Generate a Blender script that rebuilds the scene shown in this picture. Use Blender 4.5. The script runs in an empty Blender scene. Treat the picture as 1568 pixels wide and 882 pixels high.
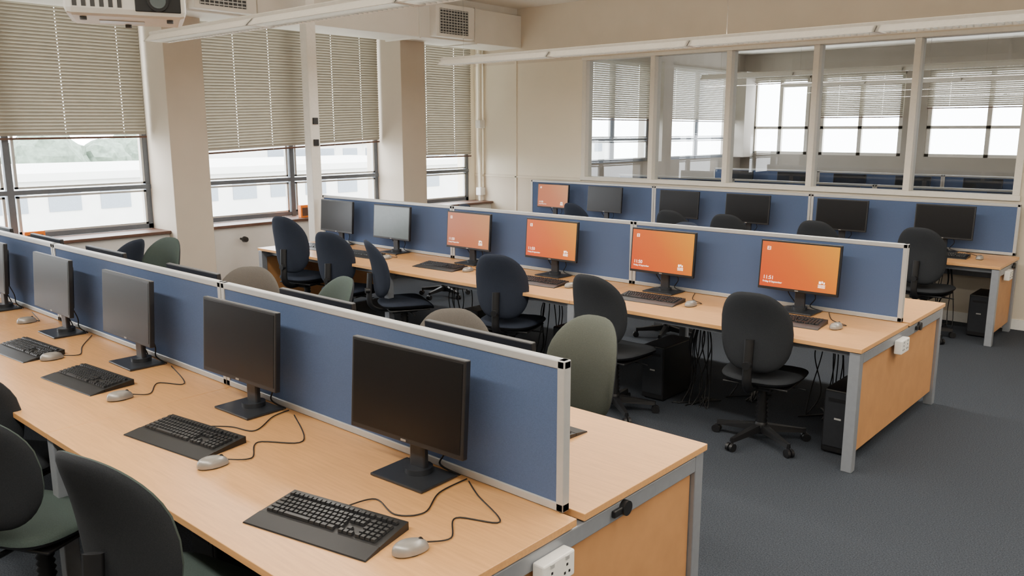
import bpy, bmesh, math, random
from mathutils import Vector, Matrix
random.seed(7)
D=bpy.data; S=bpy.context.scene
COL=S.collection

# ---------------------------------------------------------------- materials
def lin(c):
    return tuple(((x/255)/12.92 if x/255<=.04045 else (((x/255)+.055)/1.055)**2.4) for x in c)
def mat(name,rgb,rough=.6,metal=0.0,var=.06,scale=30.0,bump=0.0,spec=.5,stretch=None,trans=0.0,emis=0.0):
    m=D.materials.new(name); m.use_nodes=True; nt=m.node_tree; N=nt.nodes; L=nt.links
    b=N["Principled BSDF"]; c=lin(rgb)
    tc=N.new("ShaderNodeTexCoord"); mp=N.new("ShaderNodeMapping"); L.new(tc.outputs["Object"],mp.inputs[0])
    if stretch: mp.inputs["Scale"].default_value=stretch
    nz=N.new("ShaderNodeTexNoise"); nz.inputs["Scale"].default_value=scale; nz.inputs["Detail"].default_value=4
    L.new(mp.outputs[0],nz.inputs["Vector"])
    rp=N.new("ShaderNodeValToRGB"); e=rp.color_ramp.elements
    e[0].position=.3; e[1].position=.7
    e[0].color=(*[x*(1-var) for x in c],1); e[1].color=(*[min(1,x*(1+var)) for x in c],1)
    L.new(nz.outputs["Fac"],rp.inputs[0]); L.new(rp.outputs[0],b.inputs["Base Color"])
    b.inputs["Roughness"].default_value=rough; b.inputs["Metallic"].default_value=metal
    b.inputs["Specular IOR Level"].default_value=spec
    if bump>0:
        bp=N.new("ShaderNodeBump"); bp.inputs["Strength"].default_value=bump; bp.inputs["Distance"].default_value=.002
        L.new(nz.outputs["Fac"],bp.inputs["Height"]); L.new(bp.outputs[0],b.inputs["Normal"])
    if emis>0:
        b.inputs["Emission Color"].default_value=(*c,1); b.inputs["Emission Strength"].default_value=emis
    if trans>0:
        o=N["Material Output"]; t=N.new("ShaderNodeBsdfTranslucent"); t.inputs[0].default_value=(*c,1)
        mx=N.new("ShaderNodeMixShader"); mx.inputs[0].default_value=trans
        L.new(b.outputs[0],mx.inputs[1]); L.new(t.outputs[0],mx.inputs[2]); L.new(mx.outputs[0],o.inputs[0])
    return m
def glassmat(name,gl,tint=(1,1,1)):
    m=D.materials.new(name); m.use_nodes=True; nt=m.node_tree; N=nt.nodes; L=nt.links
    N.remove(N["Principled BSDF"]); o=N["Material Output"]
    t=N.new("ShaderNodeBsdfTransparent"); t.inputs[0].default_value=(*tint,1)
    g=N.new("ShaderNodeBsdfGlossy"); g.inputs["Roughness"].default_value=.0
    f=N.new("ShaderNodeFresnel"); f.inputs[0].default_value=gl
    mx=N.new("ShaderNodeMixShader"); L.new(f.outputs[0],mx.inputs[0]); L.new(t.outputs[0],mx.inputs[1]); L.new(g.outputs[0],mx.inputs[2])
    L.new(mx.outputs[0],o.inputs[0]); return m
def screenmat(name,c1,c2,c3,st,axis='X'):
    m=D.materials.new(name); m.use_nodes=True; nt=m.node_tree; N=nt.nodes; L=nt.links
    b=N["Principled BSDF"]; b.inputs["Base Color"].default_value=(.01,.01,.01,1); b.inputs["Roughness"].default_value=.4
    tc=N.new("ShaderNodeTexCoord"); sp=N.new("ShaderNodeSeparateXYZ"); L.new(tc.outputs["Object"],sp.inputs[0])
    mr=N.new("ShaderNodeMapRange"); mr.inputs[1].default_value=-.27; mr.inputs[2].default_value=.27
    L.new(sp.outputs[0],mr.inputs[0])
    mz=N.new("ShaderNodeMapRange"); mz.inputs[1].default_value=.14; mz.inputs[2].default_value=.46
    L.new(sp.outputs[2],mz.inputs[0])
    ad=N.new("ShaderNodeMath"); ad.operation='MULTIPLY_ADD'; ad.inputs[1].default_value=.35; L.new(mz.outputs[0],ad.inputs[0])
    sc=N.new("ShaderNodeMath"); sc.operation='MULTIPLY'; sc.inputs[1].default_value=.65; L.new(mr.outputs[0],sc.inputs[0]); L.new(sc.outputs[0],ad.inputs[2])
    rp=N.new("ShaderNodeValToRGB"); e=rp.color_ramp.elements
    e[0].color=(*lin(c1),1); e[1].color=(*lin(c3),1); k=rp.color_ramp.elements.new(.5); k.color=(*lin(c2),1)
    L.new(ad.outputs[0],rp.inputs[0]); L.new(rp.outputs[0],b.inputs["Emission Color"]); b.inputs["Emission Strength"].default_value=st
    return m
M={}
M['wood']=mat("beech_laminate",(207,154,98),.36,var=.09,scale=9,stretch=(.7,9,9))
M['woodend']=mat("beech_edge",(190,138,88),.5,var=.08,scale=9,stretch=(9,1,1))
M['silver']=mat("silver_frame",(146,150,156),.4,.35,var=.04)
M['alu']=mat("aluminium_trim",(186,186,184),.4,.3,var=.03)
M['blue']=mat("blue_fabric",(80,97,130),.9,var=.12,scale=450,bump=.25,spec=.2)
M['black']=mat("black_plastic",(22,22,24),.45,var=.1)
M['blackm']=mat("dark_metal",(52,54,58),.35,.3,var=.06)
M['key']=mat("key_caps",(32,32,33),.4,var=.1)
M['screen']=mat("screen_off",(14,14,16),.32,var=.04,spec=.3)
M['orange']=screenmat("screen_orange",(240,74,6),(246,108,2),(255,164,0),1.05)
M['pink']=screenmat("screen_pale",(232,116,62),(240,126,58),(248,158,76),.8)
M['teal']=mat("screen_off_painted_reflection",(90,102,104),.3,var=.05)  # grey-teal base colour paints in the reflection on a dark screen
M['white']=mat("white_plastic",(234,232,226),.45,var=.03)
M['cream']=mat("painted_wall",(212,200,180),.85,var=.03,scale=3)
M['creaml']=mat("painted_wall_panel",(228,218,197),.85,var=.02,scale=3)
M['adj']=mat("adjacent_wall_dimmed",(160,152,142),.85,var=.03,scale=3)  # wall colour darkened so the adjacent room looks dimmer lit
M['colm']=mat("painted_column",(194,182,166),.85,var=.03,scale=3)
M['lowwall']=mat("low_wall_paint",(210,207,202),.8,var=.03,scale=3)
M['frame']=mat("glazing_frame",(216,210,198),.6,var=.03)
M['wframe']=mat("window_frame",(96,102,110),.5,.2,var=.05)
M['ceil']=mat("ceiling_paint",(226,221,210),.9,var=.02,scale=4)
M['duct']=mat("duct_paint",(226,222,214),.6,var=.03,scale=4)
M['grille']=mat("grille_dark",(70,70,70),.6,var=.1)
M['wire']=mat("suspension_wire",(110,104,96),.5,.2,var=.05)
M['slat']=mat("blind_slat",(146,139,124),.55,var=.04,scale=8,trans=.06)
M['sill']=mat("sill_board",(92,64,50),.5,var=.1)
M['carpet']=mat("carpet",(57,61,67),.95,var=.42,scale=150,bump=.6,spec=.1)
M['navy']=mat("chair_navy",(40,45,56),.9,var=.15,scale=300,bump=.3,spec=.15)
M['char']=mat("chair_charcoal",(44,46,49),.9,var=.15,scale=300,bump=.3,spec=.15)
M['green']=mat("chair_green",(60,70,66),.9,var=.15,scale=300,bump=.3,spec=.15)
M['olive']=mat("chair_olive",(76,79,72),.9,var=.15,scale=300,bump=.3,spec=.15)
M['brown']=mat("chair_brown",(78,74,69),.9,var=.15,scale=300,bump=.3,spec=.15)
M['mouse']=mat("mouse_silver",(150,146,140),.35,.4,var=.04)
M['mback']=mat("monitor_back",(60,54,47),.5,var=.08)
M['obox']=mat("orange_card",(230,120,20),.6,var=.08)
M['txt']=mat("screen_text",(255,245,235),.5,var=.0,emis=1.3)
M['tube']=mat("lamp_diffuser",(255,250,235),.5,var=.0,emis=6.0)
M['glass']=glassmat("clear_glass",1.22,(.97,.98,.98))
M['iglass']=glassmat("partition_glass",1.6,(.80,.83,.84))
M['bwhite']=mat("render_white",(186,186,182),.8,var=.04,scale=1)
M['bdark']=mat("facade_glass",(110,118,126),.5,var=.1)
M['tree']=mat("tree_leaves",(96,110,96),.9,var=.3,scale=2)
M['grass']=mat("outdoor_ground",(150,150,140),.9,var=.1,scale=.2)

# ---------------------------------------------------------------- mesh builder
class MB:
    def __init__(s): s.v=[];s.f=[];s.m=[];s.sm=[];s.mats=[]
    def mi(s,k):
        if k not in s.mats: s.mats.append(k)
        return s.mats.index(k)
    def add(s,vs,fs,k,smooth=False,T=None):
        o=len(s.v); i=s.mi(k)
        for p in vs:
            p=Vector(p)
            if T is not None: p=T@p
            s.v.append(p[:])
        for f in fs:
            s.f.append([o+a for a in f]); s.m.append(i); s.sm.append(smooth)
    def box(s,x0,x1,y0,y1,z0,z1,k,bev=0.0,T=None):
        if bev<=0:
            vs=[(x0,y0,z0),(x1,y0,z0),(x1,y1,z0),(x0,y1,z0),(x0,y0,z1),(x1,y0,z1),(x1,y1,z1),(x0,y1,z1)]
            s.add(vs,[(0,3,2,1),(4,5,6,7),(0,1,5,4),(1,2,6,5),(2,3,7,6),(3,0,4,7)],k,False,T); return
        bm=bmesh.new(); bmesh.ops.create_cube(bm,size=1)
        for v in bm.verts:
            v.co=Vector(((x0+x1)/2+v.co.x*(x1-x0),(y0+y1)/2+v.co.y*(y1-y0),(z0+z1)/2+v.co.z*(z1-z0)))
        bmesh.ops.bevel(bm,geom=bm.edges[:],offset=bev,segments=2,affect='EDGES',profile=.5)
        bm.verts.index_update()
        s.add([v.co[:] for v in bm.verts],[[v.index for v in f.verts] for f in bm.faces],k,False,T); bm.free()
    def hexa(s,pts,k,T=None):
        s.add(pts,[(0,3,2,1),(4,5,6,7),(0,1,5,4),(1,2,6,5),(2,3,7,6),(3,0,4,7)],k,False,T)
    def lathe(s,p0,p1,prof,k,seg=16,smooth=True,T=None):
        p0=Vector(p0);p1=Vector(p1);ax=(p1-p0);Ln=ax.length;ax.normalize()
        u=ax.orthogonal().normalized();w=ax.cross(u)
        vs=[];fs=[]
        for (t,r) in prof:
            c=p0+ax*Ln*t
            for j in range(seg):
                a=2*math.pi*j/seg; vs.append((c+(u*math.cos(a)+w*math.sin(a))*r)[:])
        n=len(prof)
        for i in range(n-1):
            for j in range(seg):
                a=i*seg+j;b=i*seg+(j+1)%seg; fs.append((a,b,b+seg,a+seg))
        s.add(vs,fs,k,smooth,T)
        s.add(vs[:seg],[list(range(seg))[::-1]],k,False,T); s.add(vs[-seg:],[list(range(seg))],k,False,T)
    def cyl(s,p0,p1,r,k,seg=16,r1=None,T=None):
        s.lathe(p0,p1,[(0,r),(1,r if r1 is None else r1)],k,seg,True,T)
    def tube(s,pts,r,k,seg=6,T=None,flat=1.0):
        pts=[Vector(p) for p in pts]; vs=[];fs=[]
        prev=None
        for i,p in enumerate(pts):
            d=(pts[min(i+1,len(pts)-1)]-pts[max(i-1,0)]).normalized()
            if prev is None: u=d.orthogonal().normalized()
            else: u=(prev-d*prev.dot(d)).normalized()
            prev=u; w=d.cross(u)
            for j in range(seg):
                a=2*math.pi*j/seg; vs.append((p+u*math.cos(a)*r+w*math.sin(a)*r*flat)[:])
        for i in range(len(pts)-1):
            for j in range(seg):
                a=i*seg+j;b=i*seg+(j+1)%seg; fs.append((a,b,b+seg,a+seg))
        s.add(vs,fs,k,True,T)
        s.add(vs[:seg],[list(range(seg))[::-1]],k,False,T); s.add(vs[-seg:],[list(range(seg))],k,False,T)
    def pillow(s,outline,thick,fn,kf,kb,rings=8,seg=40):
        for side,k in ((1,kf),(-1,kb)):
            vs=[fn(0,0,side*thick)]; fs=[]
            for i in range(1,rings+1):
                r=math.sin(i/rings*math.pi/2)
                h=thick*max(0,(1-r**5))**.5
                for j in range(seg):
                    a,b=outline(2*math.pi*j/seg); vs.append(fn(a*r,b*r,side*h))
            for j in range(seg):
                t=(0,1+j,1+(j+1)%seg); fs.append(t if side>0 else t[::-1])
            for i in range(rings-1):
                for j in range(seg):
                    a=1+i*seg+j;b=1+i*seg+(j+1)%seg; q=(a,a+seg,b+seg,b); fs.append(q if side>0 else q[::-1])
            s.add(vs,fs,k,True)
    def mesh(s,name):
        me=D.meshes.new(name); me.from_pydata(s.v,[],s.f)
        for k in s.mats: me.materials.append(M[k])
        for i,p in enumerate(me.polygons): p.material_index=s.m[i]; p.use_smooth=s.sm[i]
        me.update(); return me
    def obj(s,name,loc=(0,0,0),rz=0):
        return inst(name,s.mesh(name),loc,rz)
def inst(name,me,loc=(0,0,0),rz=0,parent=None,rot=None):
    o=D.objects.new(name,me); COL.objects.link(o); o.location=loc
    o.rotation_euler=rot if rot else (0,0,math.radians(rz))
    if parent is not None: o.parent=parent
    return o
def spline(pts,n=8):
    P=[Vector(p) for p in pts]; P=[P[0]]+P+[P[-1]]; out=[]
    for i in range(1,len(P)-2):
        for j in range(n):
            t=j/n; a,b,c,d=P[i-1],P[i],P[i+1],P[i+2]
            out.append(.5*((2*b)+(c-a)*t+(2*a-5*b+4*c-d)*t*t+(3*b-a-3*c+d)*t**3))
    out.append(P[-2]); return out

# ---------------------------------------------------------------- room shell
WX=-8.85; FY=9.15; CZ=3.6; RX=3.0; BY=-3.0; AY=18.0
def simplebox(name,x0,x1,y0,y1,z0,z1,k,bev=0):
    b=MB(); b.box(x0,x1,y0,y1,z0,z1,k,bev); return b.obj(name)
simplebox("floor",WX-.3,RX+.1,BY-.1,AY+.1,-.1,0,'carpet')
simplebox("ceiling",WX-.3,RX+.1,BY-.1,AY+.1,CZ,CZ+.1,'ceil')
simplebox("wall_right",RX,RX+.1,BY,AY,0,CZ,'cream')
simplebox("wall_back",WX-.3,RX,BY-.1,BY,0,CZ,'cream')
SZ=.87; TZ=3.35
b=MB()
b.box(WX-.25,WX,BY,FY,0,SZ-.02,'lowwall')
b.box(WX-.25,WX,BY,FY,TZ,CZ,'cream')
b.box(WX-.25,WX,BY,-1.76,SZ-.02,TZ,'cream')
b.box(WX-.25,WX,9.02,FY,SZ-.02,TZ,'creaml')
b.obj("wall_left")
cols=[(-2.18,-1.76),(.97,1.39),(4.12,4.54),(7.27,7.69)]
for a,c in cols:
    simplebox("column",WX-.25,-8.35,a,c,0,CZ,'colm',.006)
b=MB()
for a,c in [(-1.76,.97),(1.39,4.12),(4.54,7.27),(7.69,9.15)]:
    b.box(WX,-8.52,a,c,0,SZ-.03,'lowwall')
b.obj("trim_1")
b=MB()
for a,c in [(-1.76,.97),(1.39,4.12),(4.54,7.27),(7.69,9.15)]:
    b.box(WX-.02,-8.47,a+.002,c-.002,SZ-.03,SZ,'sill',.004)
b.obj("window_sill")
def window(name,y0,y1,z0,z1,x,mulls,rail):
    b=MB(); w=.05
    b.box(x-.06,x,y0,y1,z0,z0+w,'wframe'); b.box(x-.06,x,y0,y1,z1-w,z1,'wframe')
    b.box(x-.06,x,y0,y0+w,z0,z1,'wframe'); b.box(x-.06,x,y1-w,y1,z0,z1,'wframe')
    for m in mulls: b.box(x-.05,x+.01,m-.03,m+.03,z0,z1,'wframe')
    if rail: b.box(x-.05,x+.012,y0,y1,rail-.022,rail+.022,'wframe')
    ys=[y0]+list(mulls)+[y1]
    for i in range(len(ys)-1):
        a,c=ys[i]+.05,ys[i+1]-.05
        for (p,q) in ([(z0+.05,rail-.035),(rail+.035,z1-.05)] if rail else [(z0+.05,z1-.05)]):
            for (r0,r1,t0,t1) in ((a,c,p,p+.02),(a,c,q-.02,q),(a,a+.025,p,q),(c-.025,c,p,q)):
                b.box(x-.04,x-.005,r0,r1,t0,t1,'alu')
    b.add([(x-.03,y0,z0),(x-.03,y1,z0),(x-.03,y1,z1),(x-.03,y0,z1)],[(0,1,2,3)],'glass')
    return b.obj(name)
window("window_1",1.39,4.12,SZ,TZ,WX-.02,[2.755],1.32)
window("window_2",4.54,7.27,SZ,TZ,WX-.02,[5.905],1.32)
window("window_3",7.69,9.02,SZ,TZ,WX-.02,[],1.32)
window("window_4",-1.76,.97,SZ,TZ,WX-.02,[-.4],1.32)
def blind(axis,fix,a0,a1,top,bot0,bot1,cords,pitch=.034):
    """closed venetian blind; axis 'y': lies in plane x=fix ; axis 'x': plane y=fix"""
    b=MB(); n=int((top-min(bot0,bot1))/pitch)
    def P(a,d,z): return (fix+d,a,z) if axis=='y' else (a,fix-d,z)
    def zz(a,k):
        f=(a-a0)/(a1-a0); bt=bot0+(bot1-bot0)*f
        return top-.04-(top-.04-bt)*k/n
    hw=.0105; hz=.0172
    T=[-1,-.45,.1,.55,1]
    for k in range(n):
        def quad(u0,u1,t0,t1):
            vs=[]
            for (a,t) in ((u0,t0),(u1,t0),(u1,t1),(u0,t1)):
                vs.append(P(a,hw*t+.0045*(1-t*t),zz(a,k)+hz*t))
            b.add(vs,[(0,1,2,3)],'slat')
        for i in range(4):
            if i<3: quad(a0,a1,T[i],T[i+1])
            else:
                us=[a0]
                for c in cords: us+= [c-.005,c+.005]
                us.append(a1)
                for i2 in range(0,len(us),2): quad(us[i2],us[i2+1],T[i],T[i+1])
    h=[P(a0,-.02,top-.03),P(a1,-.02,top-.03),P(a1,.03,top-.03),P(a0,.03,top-.03),P(a0,-.02,top+.02),P(a1,-.02,top+.02),P(a1,.03,top+.02),P(a0,.03,top+.02)]
    b.hexa(h,'slat')
    h=[P(a0,-.012,bot0-.02),P(a1,-.012,bot1-.02),P(a1,.012,bot1-.02),P(a0,.012,bot0-.02),P(a0,-.012,bot0),P(a1,-.012,bot1),P(a1,.012,bot1),P(a0,.012,bot0)]
    b.hexa(h,'sill')
    for c in cords: b.tube([P(c,.018,top-.03),P(c,.018,bot0)],.0012,'creaml',4)
    return b.obj("venetian_blind")
blind('y',WX+.06,1.40,4.08,3.33,1.83,1.86,[1.9,2.6,3.28,3.85])
blind('y',WX+.06,4.55,7.24,3.33,1.66,1.78,[5.15,5.6,6.5,6.95])
blind('y',WX+.06,7.70,9.00,3.33,1.55,1.55,[8.1,8.65])
blind('y',WX+.06,-1.74,.9,3.33,1.8,1.8,[-1,0])
GX=[-6.79,-5.73,-4.69,-3.66,-2.63,-1.63]; G0=1.30; G1=2.83
b=MB()
b.box(WX,RX,FY,FY+.12,0,G0-.02,'cream'); b.box(WX,RX,FY,FY+.12,G1+.02,CZ,'cream')
b.box(WX,GX[0],FY,FY+.12,G0-.02,G1+.02,'creaml'); b.box(GX[-1],RX,FY,FY+.12,G0-.02,G1+.02,'cream')
b.obj("wall_far")
b=MB()
b.box(WX,RX,FY-.015,FY-.001,.0,.10,'white'); b.obj("baseboard_far")
b=MB()
b.box(-8.03,-8.0,FY-.012,FY-.001,.1,3.0,'creaml'); b.box(WX,-6.83,FY-.012,FY-.001,1.24,1.26,'creaml')
b.obj("trim_2")
b=MB()
for x in GX: b.box(x-.032,x+.032,FY-.02,FY+.14,G0,G1,'frame',.003)
b.box(GX[0]-.04,GX[-1]+.04,FY-.03,FY+.14,G0-.05,G0,'frame',.003)
b.box(GX[0]-.04,GX[-1]+.04,FY-.03,FY+.14,G1,G1+.04,'frame',.003)
for i in range(5):
    b.add([(GX[i],FY+.06,G0),(GX[i+1],FY+.06,G0),(GX[i+1],FY+.06,G1),(GX[i],FY+.06,G1)],[(0,1,2,3)],'iglass')
b.obj("window_5")
b=MB(); b.cyl((WX+.17,FY-.06,.0),(WX+.17,FY-.06,CZ),.03,'creaml',12)
for z in (.95,1.95,2.9): b.box(WX+.12,WX+.22,FY-.11,FY-.0,z,z+.12,'white',.01)
b.obj("wall_pipe")
# adjacent room
b=MB(); F2=FY+.13
b.box(WX-.25,WX,F2,AY,0,1.33,'adj'); b.box(WX-.25,WX,F2,AY,3.2,CZ,'adj')
for a,c in [(F2,9.6),(11.2,11.6),(14.05,14.4),(17.5,AY)]: b.box(WX-.25,WX+.3,a,c,1.33,3.2,'adj')
b.obj("wall_left_adjacent_room")
i=6
for a,c in [(9.6,11.2),(11.6,14.05),(14.4,17.5)]:
    window("window_%d"%i,a,c,1.33,3.2,WX-.02,[(a+c)/2],1.75); i+=1
    blind('y',WX+.05,a+.02,c-.02,3.18,2.12,2.12,[a+.5,c-.5],.038)
b=MB()
b.box(WX,RX,AY,AY+.2,0,1.4,'adj'); b.box(WX,RX,AY,AY+.2,3.1,CZ,'adj')
wx=[-8.6,-7.3,-7.05,-5.35,-4.9,-2.7,-2.3,0.5]
b.box(WX,wx[0],AY,AY+.2,1.4,3.1,'adj'); b.box(wx[7],RX,AY,AY+.2,1.4,3.1,'adj')
for a,c in ((1,2),(3,4),(5,6)): b.box(wx[a],wx[c],AY,AY+.2,1.4,3.1,'adj')
b.obj("wall_far_adjacent_room")
for a,c,bt in ((0,1,2.95),(2,3,2.2),(4,5,2.36),(6,7,2.36)):
    b=MB(); x0,x1=wx[a],wx[c]; m=(x0+x1)/2
    for p in (x0,m-.04,x1-.08): b.box(p,p+.08,AY+.02,AY+.1,1.4,3.1,'frame')
    for z in (1.4,1.95,3.04): b.box(x0,x1,AY+.02,AY+.1,z,z+.06,'frame')
    b.obj("window_%d"%i); i+=1
    blind('x',AY-.05,x0,x1,3.1,bt,bt,[x0+.4,x1-.4],.038)

# ---------------------------------------------------------------- ducts, lights, pole, projector
b=MB()
b.box(-8.55,-7.92,.0,FY,3.06,3.5,'duct',.008)
for y in (2.5,4.95,7.2,8.2): b.box(-8.56,-7.905,y,y+.03,3.045,3.51,'duct')
for y in (1.2,4.25,7.45):
    b.box(-7.92,-7.80,y-.06,y+.62,3.08,3.48,'duct',.006)
    b.box(-7.80,-7.795,y,y+.5,3.12,3.42,'grille')
    for j in range(9): 
        z=3.13+j*.034; b.box(-7.796,-7.785,y,y+.5,z,z+.010,'alu')
    for j in range(11):
        yy=y+j*.05; b.box(-7.797,-7.788,yy-.004,yy+.004,3.12,3.42,'alu')
b.box(-8.2,-8.0,.5,FY,3.5,CZ,'duct')
b.obj("air_conditioning_duct")
LE=21.0; LU=11.0
def lightfix(x0,x1,y,z,k=1.0):
    b=MB(); n=max(1,round((x1-x0)/1.5)); L=(x1-x0)/n
    b.box(x0,x1,y-.05,y+.05,z+.035,z+.075,'white',.005)
    for i in range(n):
        a=x0+i*L+.004;c=x0+(i+1)*L-.004
        b.hexa([(a,y-.10,z),(c,y-.10,z),(c,y-.092,z),(a,y-.092,z),(a,y-.05,z+.05),(c,y-.05,z+.05),(c,y-.042,z+.05),(a,y-.042,z+.05)],'white')
        b.hexa([(a,y+.092,z),(c,y+.092,z),(c,y+.10,z),(a,y+.10,z),(a,y+.042,z+.05),(c,y+.042,z+.05),(c,y+.05,z+.05),(a,y+.05,z+.05)],'white')
        for q in (a,c-.02): b.hexa([(q,y-.1,z),(q+.02,y-.1,z),(q+.02,y+.1,z),(q,y+.1,z),(q,y-.05,z+.05),(q+.02,y-.05,z+.05),(q+.02,y+.05,z+.05),(q,y+.05,z+.05)],'white')
        kk=int((c-a)/.045)
        for j in range(1,kk): 
            xx=a+(c-a)*j/kk; u0,u1=xx-.0015,xx+.0015
            b.hexa([(u0,y-.088,z+.002),(u1,y-.088,z+.002),(u1,y+.088,z+.002),(u0,y+.088,z+.002),(u0,y-.06,z+.03),(u1,y-.06,z+.03),(u1,y+.06,z+.03),(u0,y+.06,z+.03)],'alu')
        b.cyl((a+.03,y-.028,z+.028),(c-.03,y-.028,z+.028),.008,'tube',8)
        b.cyl((a+.03,y+.028,z+.028),(c-.03,y+.028,z+.028),.008,'tube',8)
        if i%2==0: b.cyl((a+.3,y,z+.07),(a+.3,y,CZ),.0015,'wire',5)
    o=b.obj("ceiling_light")
    for nm,en,zz,rx in (("lamp",LE,z-.004,0),("added_uplight",LU,z+.08,math.pi)):  # upward lamp is added above the housing to brighten ceiling and upper walls
        ld=D.lights.new(nm,"AREA"); ld.shape='RECTANGLE'; ld.size=x1-x0; ld.size_y=.18 if rx==0 else .08; ld.energy=en*(x1-x0)*k; ld.color=(1,.95,.87)
        lo=D.objects.new(nm,ld); COL.objects.link(lo); lo.location=((x0+x1)/2,y,zz); lo.rotation_euler=(rx,0,0); lo.parent=o
    return o
lightfix(-6.6,2.4,3.2,2.6)
lightfix(-6.6,2.4,6.35,2.6)
lightfix(-6.6,2.4,.2,2.6)
lightfix(-6.6,2.4,12.0,2.7,.2)
lightfix(-6.6,2.4,15.0,2.7,.2)
b=MB(); b.box(-7.72,-7.6,5.32,5.44,0,CZ,'white',.008)
for z in (1.75,1.98): b.box(-7.605,-7.58,5.35,5.41,z,z+.07,'black',.004)
b.box(-7.725,-7.715,5.36,5.40,.1,CZ-.1,'alu')
b.obj("power_pole")
# projector
b=MB()
b.box(-.21,.21,-.16,.16,0,.12,'white',.025)
b.box(.03,.19,-.163,-.155,.02,.10,'black',.003); b.cyl((.11,-.15,.06),(.11,-.175,.06),.038,'black',20); b.cyl((.11,-.174,.06),(.11,-.178,.06),.028,'teal',20)
for j in range(6): b.box(-.18+j*.03,-.165+j*.03,-.162,-.158,.03,.09,'grille')
b.box(.205,.213,-.1,.1,.03,.09,'grille')
for p in ((-.15,-.1),(.15,-.1),(0,.11)): b.cyl((p[0],p[1],0),(p[0],p[1],-.012),.012,'grille',10)
b.box(-.1,.06,-.02,.06,-.003,.004,'alu'); b.cyl((0,0,.12),(0,0,CZ-2.33),.025,'white',12); b.cyl((0,0,CZ-2.35),(0,0,CZ-2.33),.08,'white',16)
b.obj("ceiling_projector",(-3.35,1.52,2.33),65)

# ---------------------------------------------------------------- bench desks
DZ=.73
def bench(xl,xr,yn,yp,yf,nseg,far=True):
    b=MB(); L=(xr-xl)/nseg
    strips=[(yn,yp-.02)]+([(yp+.02,yf)] if far else [])
    for (a,c) in strips:
        for i in range(nseg):
            b.box(xl+i*L+.001,xl+(i+1)*L-.001,a,c,DZ-.025,DZ,'wood',.002)
    ya=yn; yb=yf if far else yp
    for i in range(nseg+1):
        x=xl+i*L; end=(i==nseg); s0=-.07 if end else -.03
        if i==0: s0=.0
        x0=x+s0; x1=x0+.06
        b.box(x0,x1,ya+.01,ya+.07,0,DZ-.03,'silver',.004); b.box(x0,x1,yb-.07,yb-.01,0,DZ-.03,'silver',.004)
        b.box(x0,x1,ya+.07,yb-.07,DZ-.095,DZ-.035,'silver',.004)
        if end or i==0:
            b.box(x0+.02,x0+.04,ya+.075,yb-.075,.10,DZ-.10,'woodend')
    for y in ([ya+.12,yb-.12] if far else [ya+.12]):
        b.box(xl+.05,xr-.06,y-.02,y+.02,DZ-.075,DZ-.03,'silver')
    b.box(xl+.1,xr-.1,yp-.10,yp-.06,DZ-.22,DZ-.10,'silver'); 
    e=xr-.01
    ym=yn+1.08 if far else yn+.6
    b.cyl((e,ym,DZ-.060),(e+.02,ym,DZ-.060),.026,'black',18); b.box(e,e+.015,ym-.07,ym+.03,DZ-.075,DZ-.05,'black',.004)
    ys=yn+.68 if far else yn+.3
    b.box(e,e+.045,ys-.075,ys+.075,DZ-.15,DZ-.065,'white',.006)
    for q in (-.036,.036):
        b.box(e+.045,e+.048,ys+q-.008,ys+q+.008,DZ-.083,DZ-.071,'alu')
        for t in ((0,-.10),(-.011,-.125),(.011,-.125)): b.box(e+.045,e+.046,ys+q+t[0]-.004,ys+q+t[0]+.004,DZ+t[1]-.004,DZ+t[1]+.004,'black')
    return b.obj("bench_desk")
bench(-7.5,-1.42,1.10,1.93,2.74,3)
bench(-7.52,-1.46,4.55,5.40,6.22,3)
bench(-7.6,-1.52,8.22,9.04,9.04,3,False)
def screens(xs,y,z0=DZ+.003,z1=1.225):
    for i in range(len(xs)-1):
        a,c=xs[i]+.002,xs[i+1]-.002; b=MB(); w=.028; t=.017
        b.box(a+w,c-w,y-.012,y+.012,z0+w,z1-w,'blue')
        b.box(a,c,y-t,y+t,z1-w,z1,'alu',.004); b.box(a,c,y-t,y+t,z0,z0+w,'alu',.003)
        b.box(a,a+w,y-t,y+t,z0,z1,'alu',.003); b.box(c-w,c,y-t,y+t,z0,z1,'alu',.003)
        b.obj("desk_partition_screen")
screens([-7.5,-5.49,-3.48,-1.47],1.92)
screens([-7.52,-5.5,-3.5,-1.5],5.39)
screens([-7.64,-5.6,-3.58,-1.56],9.06)
for y in (11.2,14.4):
    bench(-7.6,-1.6,y-.8,y,y+.8,3); screens([-7.6,-5.6,-3.6,-1.6],y)

# ---------------------------------------------------------------- monitors
def monitor_mesh(sk,backk='black'):
    b=MB(); W=.27; z0=.135; z1=.465
    tilt=Matrix.Translation((0,-.02,.3))@Matrix.Rotation(math.radians(-4),4,'X')@Matrix.Translation((0,.02,-.3))
    b.box(-W,W,-.045,-.02,z0,z1,'black',.004,tilt)
    b.box(-W+.012,W-.012,-.0462,-.0445,z0+.018,z1-.012,sk,0,tilt)
    b.box(-W+.05,W-.05,-.02,.005,z0+.04,z1-.04,backk,.012,tilt)
    b.box(-.012,.012,-.0465,-.0445,z0+.005,z0+.012,'mouse',0,tilt)
    b.box(-.035,.035,.005,.03,.015,.36,'blackm',.006); b.box(-.06,.06,-.01,.01,.25,.35,'black',.004)
    b.box(-.125,.125,-.10,.08,0,.010,'blackm',.003); b.cyl((0,.015,.009),(0,.015,.03),.05,'blackm',20)
    b.tube(spline([(.05,.02,.2),(.09,.05,.10),(.05,.07,.03),(.13,.085,.006)]),.0035,'black')
    b.tube(spline([(-.05,.02,.2),(-.10,.05,.12),(-.05,.07,.03),(-.12,.09,.006)]),.0035,'black')
    return b.mesh("computer_monitor")
MM={k:monitor_mesh(k) for k in ('screen','orange','pink','teal')}
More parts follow.
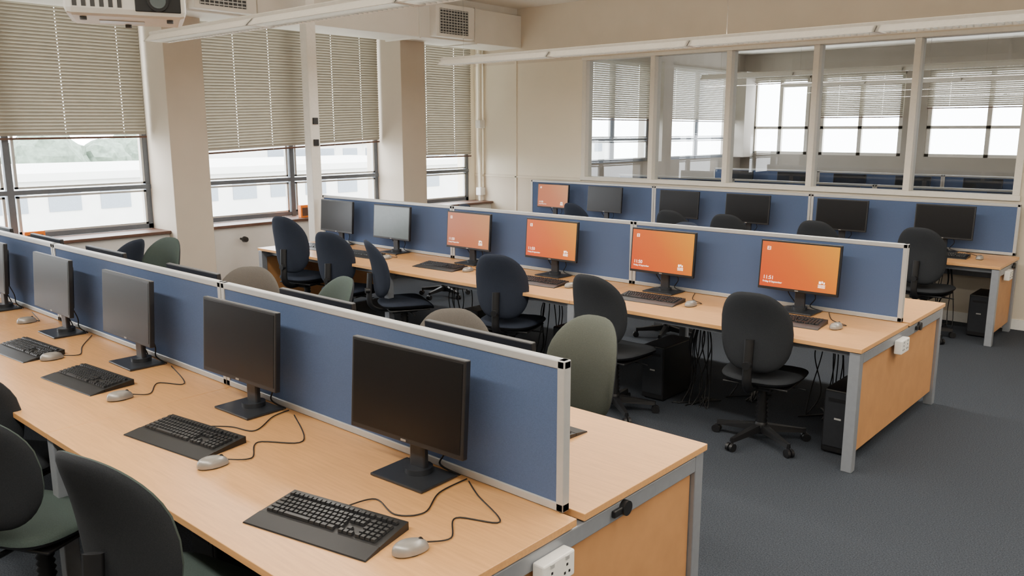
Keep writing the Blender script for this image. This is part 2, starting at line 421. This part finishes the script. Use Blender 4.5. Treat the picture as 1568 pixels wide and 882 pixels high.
MM['back']=monitor_mesh('screen','mback')
def text_mesh(s,size):
    c=D.curves.new("t","FONT"); c.body=s; c.size=size; c.extrude=.0; o=D.objects.new("t",c); COL.objects.link(o)
    dg=bpy.context.evaluated_depsgraph_get(); dg.update(); me=D.meshes.new_from_object(o.evaluated_get(dg)); D.objects.remove(o); 
    me.materials.clear(); me.materials.append(M['txt']); return me
T_time=text_mesh("11:50",.034); T_time2=text_mesh("11:51",.034); T_date=text_mesh("Friday 8 September",.017)
lg=MB()
for (x,z,w,h) in ((0,0,.018,.003),(0,.01,.018,.003),(0,.02,.018,.003),(0,0,.003,.02),(.02,0,.003,.023)): lg.box(x,x+w,0,.001,z,z+h,'txt')
LG=lg.mesh("logo")
cr=MB()
for q in range(3): cr.box(0,.046,0,.001,q*.008,q*.008+.004,'txt')
cr.box(.004,.018,0,.001,.026,.042,'txt'); cr.box(.022,.030,0,.001,.030,.044,'txt'); cr.box(.034,.042,0,.001,.026,.038,'txt'); CR=cr.mesh("crest")
def mon(x,y,rz,kind='screen',z=DZ):
    o=inst("computer_monitor",MM[kind],(x,y,z+.001),rz)
    if kind in('orange','pink'):
        def fy(pz): return -.0495+(pz-.3)*.07
        for (nm,me,px,pz) in (("clock_text",T_time2 if x>-2.5 else T_time,-.235,.205),("date_text",T_date,-.235,.183)):
            t=inst(nm,me,parent=o); t.rotation_euler=(math.radians(86),0,0); t.location=(px,fy(pz),pz)
        t=inst("logo",LG,parent=o); t.location=(-.22,fy(.40),.40); t.rotation_euler=(math.radians(-4),0,0)
        t=inst("crest",CR,parent=o); t.location=(.14,fy(.19),.185); t.rotation_euler=(math.radians(-4),0,0)
    return o
for x,y,r in ((-2.04,1.80,3),(-3.10,1.80,2),(-4.17,1.80,0),(-5.15,1.80,0),(-6.2,1.80,0),(-7.1,1.80,0)): mon(x,y,r)
for x in (-2.03,-3.02,-4.12,-5.2,-6.15,-7.1): mon(x,2.08,180,'back')
for x,k in ((-2.12,'orange'),(-3.15,'orange'),(-4.2,'orange'),(-5.15,'pink'),(-6.2,'teal'),(-7.08,'screen')): mon(x,5.27,0,k)
for x in (-2.09,-3.06,-3.9,-5.0,-6.08,-6.96): mon(x,5.55,180,'back')
for x,k in ((-7.09,'pink'),(-6.23,'screen'),(-5.13,'screen'),(-4.24,'screen'),(-3.17,'screen'),(-2.17,'screen')): mon(x,8.90,0,k)
for y in (11.2,14.4):
    for x in (-7,-6,-5,-4,-3,-2): mon(x,y-.14,0,'screen')

# ---------------------------------------------------------------- keyboard & mouse
b=MB()
b.hexa([(-.235,-.045,.0),(.235,-.045,.0),(.23,.10,.0),(-.23,.10,.0),(-.235,-.045,.012),(.235,-.045,.012),(.23,.10,.026),(-.23,.10,.026)],'black')
b.hexa([(-.24,-.115,.0),(.24,-.115,.0),(.236,-.047,.0),(-.236,-.047,.0),(-.238,-.113,.004),(.238,-.113,.004),(.235,-.047,.013),(-.235,-.047,.013)],'black')
def keycap(x,y,w,d):
    z=.013+(y+.045)*.097; h=.008; i=.002
    b.hexa([(x,y,z),(x+w,y,z),(x+w,y+d,z+d*.09),(x,y+d,z+d*.09),(x+i,y+i,z+h),(x+w-i,y+i,z+h),(x+w-i,y+d-i,z+h+.001),(x+i,y+d-i,z+h+.001)],'key')
p=.0187; g=.0165
for r in range(6):
    y=-.036+r*p+(.008 if r==5 else 0)
    x=-.218
    if r==0:
        for w in (1.3,1.2,1.2,5.6,1.2,1.2,1.3,1.5): keycap(x,y,w*p-.002,g-.001); x+=w*p
    else:
        off=[0,1.9,1.7,1.4,1.0,1.0][r]; keycap(x,y,off*p-.002,g-.001); x+=off*p
        while x<-.218+14.0*p: keycap(x,y,g,g-.001); x+=p
        keycap(x,y,max(.01,(-.218+14.9*p-x)),g-.001)
    if r in (0,3,4,5):
        for j in range(3): keycap(.070+j*p,y,g,g-.001)
    if r==1: keycap(.070+p,y,g,g-.001)
    for j in range(4): keycap(.1345+j*p*1.05,y,g,g-.001)
KB=b.mesh("computer_keyboard")
b=MB()
vs=[];fs=[];n=20;mrows=9
for i in range(mrows+1):
    ph=i/mrows*math.pi/2
    for j in range(n):
        a=2*math.pi*j/n; x=.032*math.cos(a)*(1-.12*math.sin(a)); y=.056*math.sin(a)
        r=math.cos(ph)**.55
        vs.append((x*r,y*r-.004*math.sin(ph),.004+.034*math.sin(ph)))
for i in range(mrows):
    for j in range(n): fs.append((i*n+j,i*n+(j+1)%n,(i+1)*n+(j+1)%n,(i+1)*n+j))
b.add(vs,fs,'mouse',True)
b.lathe((0,0,0),(0,0,.006),[(0,.028),(1,.030)],'black',20)
b.lathe((-.003,.03,.031),(.003,.03,.031),[(0,.008),(1,.008)],'black',12)
MS=b.mesh("computer_mouse")
def kb(x,y,rz): inst("computer_keyboard",KB,(x,y,DZ+.001),rz)
def mouse(x,y,rz,pts=None):
    o=inst("computer_mouse",MS,(x,y,DZ+.001),rz)
    if pts:
        c=MB(); c.tube(spline([(x,y+.05,DZ+.012)]+[(q[0],q[1],DZ+.004) for q in pts]),.0025,'black')
        k=inst("cable",c.mesh("cable")); k.parent=o; k.matrix_parent_inverse=(Matrix.Translation(o.location)@Matrix.Rotation(o.rotation_euler.z,4,'Z')).inverted()
kb(-1.96,1.37,12); kb(-2.97,1.44,8); kb(-4.04,1.50,5); kb(-4.86,1.50,4); kb(-6.0,1.5,0)
mouse(-1.65,1.43,-20,[(-1.62,1.56),(-1.70,1.66),(-1.58,1.73),(-1.76,1.82),(-1.86,1.88)])
mouse(-2.64,1.37,-15,[(-2.60,1.50),(-2.72,1.60),(-2.60,1.72),(-2.88,1.87)])
mouse(-3.65,1.48,-10,[(-3.62,1.60),(-3.75,1.70),(-3.65,1.78),(-3.98,1.88)])
mouse(-4.58,1.53,-10,[(-4.56,1.66),(-4.73,1.74),(-4.95,1.88)])
mouse(-5.6,1.75,-10,[(-5.6,1.82),(-5.9,1.88)])
c=MB(); c.tube(spline([(-2.0,1.475,DZ+.015),(-1.99,1.58,DZ+.004),(-1.86,1.55,DZ+.004),(-1.80,1.62,DZ+.004),(-1.87,1.75,DZ+.004),(-1.88,1.89,DZ+.004)]),.0025,'black'); c.obj("keyboard_cable")
c=MB(); c.tube(spline([(-3.0,1.545,DZ+.015),(-2.95,1.62,DZ+.004),(-2.84,1.66,DZ+.004),(-2.93,1.80,DZ+.004),(-2.95,1.89,DZ+.004)]),.0025,'black'); c.obj("keyboard_cable")
for x in (-2.06,-3.06,-4.09,-5.2,-6.3,-7.1): kb(x,4.93,3)
for x in (-1.75,-2.74,-3.78,-4.88,-5.95): mouse(x,4.95,-8,[(x+.02,5.06),(x-.1,5.15),(x-.2,5.36)])
for x in (-2.1,-3.1,-4.2): kb(x,8.6,0); mouse(x+.33,8.6,0,[(x+.3,8.75),(x+.12,9.0)])
for x in (-2.08,-3.05): kb(x,2.42,180)

# ---------------------------------------------------------------- office chairs
def chair_mesh(front,back,seat):
    b=MB()
    for i in range(5):
        a=math.radians(90+72*i+18); c,s=math.cos(a),math.sin(a)
        T=Matrix.Rotation(a,4,'Z')
        b.hexa([(.02,-.026,.075),(.28,-.015,.06),(.28,.015,.06),(.02,.026,.075),(.02,-.022,.125),(.28,-.011,.085),(.28,.011,.085),(.02,.022,.125)],'black',T)
        b.cyl((.275*c,.275*s,.045),(.275*c,.275*s,.088),.010,'black',8)
        for q in (-.014,.014):
            o=Vector((.285*c,.285*s,.027))+Vector((-s,c,0))*q
            b.cyl(o-Vector((-s,c,0))*.009,o+Vector((-s,c,0))*.009,.027,'black',14)
    b.lathe((0,0,.06),(0,0,.14),[(0,.032),(.7,.045),(1,.034)],'black',16)
    b.lathe((0,0,.13),(0,0,.40),[(i/18,.030+(.009 if i%2 else 0)-.006*(i/18)) for i in range(19)],'black',16)
    b.box(-.09,.09,-.13,.10,.385,.425,'black',.01)
    b.tube([(.08,.02,.40),(.22,.03,.395),(.25,.03,.392)],.006,'black',8)
    b.box(-.20,.20,-.17,.18,.42,.435,'black',.006)
    def so(t):
        c,s=math.cos(t),math.sin(t); e=.55
        x=.24*math.copysign(abs(c)**e,c); y=.23*math.copysign(abs(s)**e,s)
        return x*(1-.06*(y<0)*abs(y)/.23),y
    def sf(x,y,h):
        z=.465+h - (.05*max(0,(y-.12)/.11)**2) + .25*x*x
        return (x,y+.01,z)
    b.pillow(so,.038,sf,seat,'black')
    b.tube(spline([(0,-.10,.405),(0,-.22,.41),(0,-.30,.47),(0,-.305,.60),(0,-.295,.76)],6),.030,'black',8,flat=.35)
    b.cyl((0,-.34,.60),(0,-.30,.60),.025,'black',12)
    def bo(t):
        c,s=math.cos(t),math.sin(t); e=.66
        x=math.copysign(abs(c)**e,c); z=.265*math.copysign(abs(s)**e,s)
        f=z/.265; w=.218*(1-.20*max(0,f)**2-.08*max(0,-f)**2+.0)
        return x*w,z
    def bf(x,z,h):
        f=z/.265
        y=-.262-.035*f-.045*max(0,f)**2*0.6+ .04*(1-f*f)*.6+ 1.25*x*x
        return (x,y+h,.80+z)
    b.pillow(bo,.036,bf,back,front)
    return b.mesh("office_chair")
CM={'char':chair_mesh('char','char','char'),'navy':chair_mesh('navy','navy','navy'),'green':chair_mesh('char','green','green'),
    'olive':chair_mesh('char','olive','olive'),'brown':chair_mesh('char','brown','brown')}
def chair(x,y,rz,k,s=.94):
    o=inst("office_chair",CM[k],(x,y,0),rz); o.scale=(1,1,s); return o
chair(-2.34,1.10,12,'green',.99); chair(-3.36,1.02,26,'green',.91); chair(-4.10,1.17,32,'char',.90); chair(-5.3,1.0,10,'char')
chair(-2.36,2.98,178,'olive'); chair(-2.88,2.84,232,'brown',.91); chair(-4.25,2.85,170,'green'); chair(-4.78,2.76,228,'brown'); chair(-6.7,2.98,195,'green',.96); chair(-7.3,2.95,120,'navy')
chair(-2.08,4.70,6,'char'); chair(-3.09,4.56,-2,'char'); chair(-4.16,4.70,18,'navy',.96); chair(-5.38,4.66,-28,'navy'); chair(-6.20,4.70,14,'navy',.96); chair(-6.86,4.68,12,'navy',1.05)
for x,y,r,k in ((-2.12,8.25,-2,'char'),(-3.06,8.2,0,'char'),(-4.02,8.2,5,'char'),(-4.67,8.2,0,'char'),(-5.96,8.2,-10,'navy'),(-3.9,6.6,180,'navy'),(-6.9,6.6,170,'navy')): chair(x,y-.04 if y>8 else y,r,k,1.0)

# ---------------------------------------------------------------- desktop PCs and cable bundles under the desks
b=MB(); b.box(-.09,.09,-.20,.20,0.01,.40,'black',.008); b.box(-.08,.08,-.205,-.199,.05,.39,'blackm'); b.box(-.06,.06,-.208,-.203,.33,.35,'black'); b.box(-.02,.02,-.208,-.203,.22,.23,'alu')
for p in ((-.07,-.17),(.07,-.17),(-.07,.17),(.07,.17)): b.cyl((p[0],p[1],0),(p[0],p[1],.012),.012,'black',8)
PC=b.mesh("desktop_computer")
for x,y in ((-1.64,4.98),(-3.02,5.14),(-3.85,5.14),(-4.85,5.14),(-1.72,8.75),(-1.7,2.35),(-2.9,1.64),(-3.85,1.64)): inst("desktop_computer",PC,(x,y,.0),0)
for (x,y,n) in ((-2.72,5.14,11),(-2.5,5.5,6),(-1.95,5.45,7),(-4.15,5.2,7),(-2.1,8.88,7),(-5.2,5.2,7)):
    c=MB()
    for j in range(n):
        dx=random.uniform(-.10,.10); dy=random.uniform(-.06,.06); q=random.uniform(-.04,.04)
        c.tube(spline([(x+dx*.5,y+dy,.62),(x+dx+q,y+dy,.42),(x+dx*1.2-q,y+dy,.16),(x+dx*1.5,y+dy-.06,.006),(x+dx*1.2+q,y-.12+q,.006),(x-dx,y+.1,.006)]),.0045,'black')
    c.obj("cable_bundle")

for y,w,h in ((2.74,.18,.10),(5.80,.16,.15)):
    b=MB(); b.box(-8.62,-8.56,y,y+w,SZ,SZ+h,'obox',.004); b.box(-8.561,-8.558,y+.02,y+w-.02,SZ+.02,SZ+h-.03,'sill'); b.obj("orange_box")
b=MB(); b.cyl((-8.52,4.95,.70),(-8.44,4.95,.70),.012,'black',10); b.lathe((-8.46,4.95,.70),(-8.40,4.95,.70),[(0,.02),(.3,.035),(1,.03)],'black',14); b.obj("radiator_valve")

# ---------------------------------------------------------------- outdoors
b=MB(); b.box(-160,-9.3,-120,140,-8.2,-8,'grass'); b.obj("outdoor_ground")
def building(x0,x1,y0,y1,z1,nf):
    b=MB(); b.box(x0,x1,y0,y1,-8,z1,'bwhite'); h=(z1+8)/nf
    for f in range(nf):
        y=y0+1
        while y<y1-2:
            b.box(x1,x1+.05,y,y+1.6,-8+f*h+h*.35,-8+f*h+h*.8,'bdark'); y+=2.6
    b.box(x0-.3,x1+.3,y0-.3,y1+.3,z1,z1+.4,'bwhite'); b.obj("office_building")
building(-60,-46,2,46,-.6,3); building(-75,-62,38,90,.8,4); building(-62,-50,-30,-2,-1.5,3)
for j in range(26):
    b=MB(); x=-85-random.random()*20; y=-40+j*6; r=2.2+random.random()*2
    bm=bmesh.new(); bmesh.ops.create_icosphere(bm,subdivisions=3,radius=r)
    for v in bm.verts: v.co*=1+random.uniform(-.12,.12)
    bm.verts.index_update(); b.add([(x+v.co.x,y+v.co.y,-1.5+v.co.z) for v in bm.verts],[[v.index for v in f.verts] for f in bm.faces],'tree'); bm.free()
    b.cyl((x,y,-8),(x,y,-3),.4,'sill',8); b.obj("tree")

# ---------------------------------------------------------------- light
w=D.worlds.new("World"); S.world=w; w.use_nodes=True; nt=w.node_tree
bg=nt.nodes["Background"]; bg.inputs[0].default_value=(.93,.96,1.0,1); bg.inputs[1].default_value=18.5
def portal(loc,rot,sx,sy):
    l=D.lights.new("window_portal","AREA"); l.shape='RECTANGLE'; l.size=sx; l.size_y=sy; l.cycles.is_portal=True
    o=D.objects.new("window_portal",l); COL.objects.link(o); o.location=loc; o.rotation_euler=rot
for a,c in ((1.39,4.12),(4.54,7.27),(7.69,9.02),(-1.76,.97)):
    portal((WX-.12,(a+c)/2,(SZ+1.85)/2),(0,math.radians(-90),0),1.0,c-a)
for a,c in [(9.6,11.2),(11.6,14.05),(14.4,17.5)]: portal((WX-.12,(a+c)/2,1.75),(0,math.radians(-90),0),.8,c-a)
portal((-3.3,AY+.15,1.9),(math.radians(-90),0,0),10.6,1.0)

cam=D.cameras.new("camera"); co=D.objects.new("camera",cam); COL.objects.link(co)
co.location=(0,0,1.91); co.rotation_euler=(math.radians(79.2),0,math.radians(41.5)); cam.lens=28.95; cam.sensor_width=36; cam.clip_end=400
S.camera=co
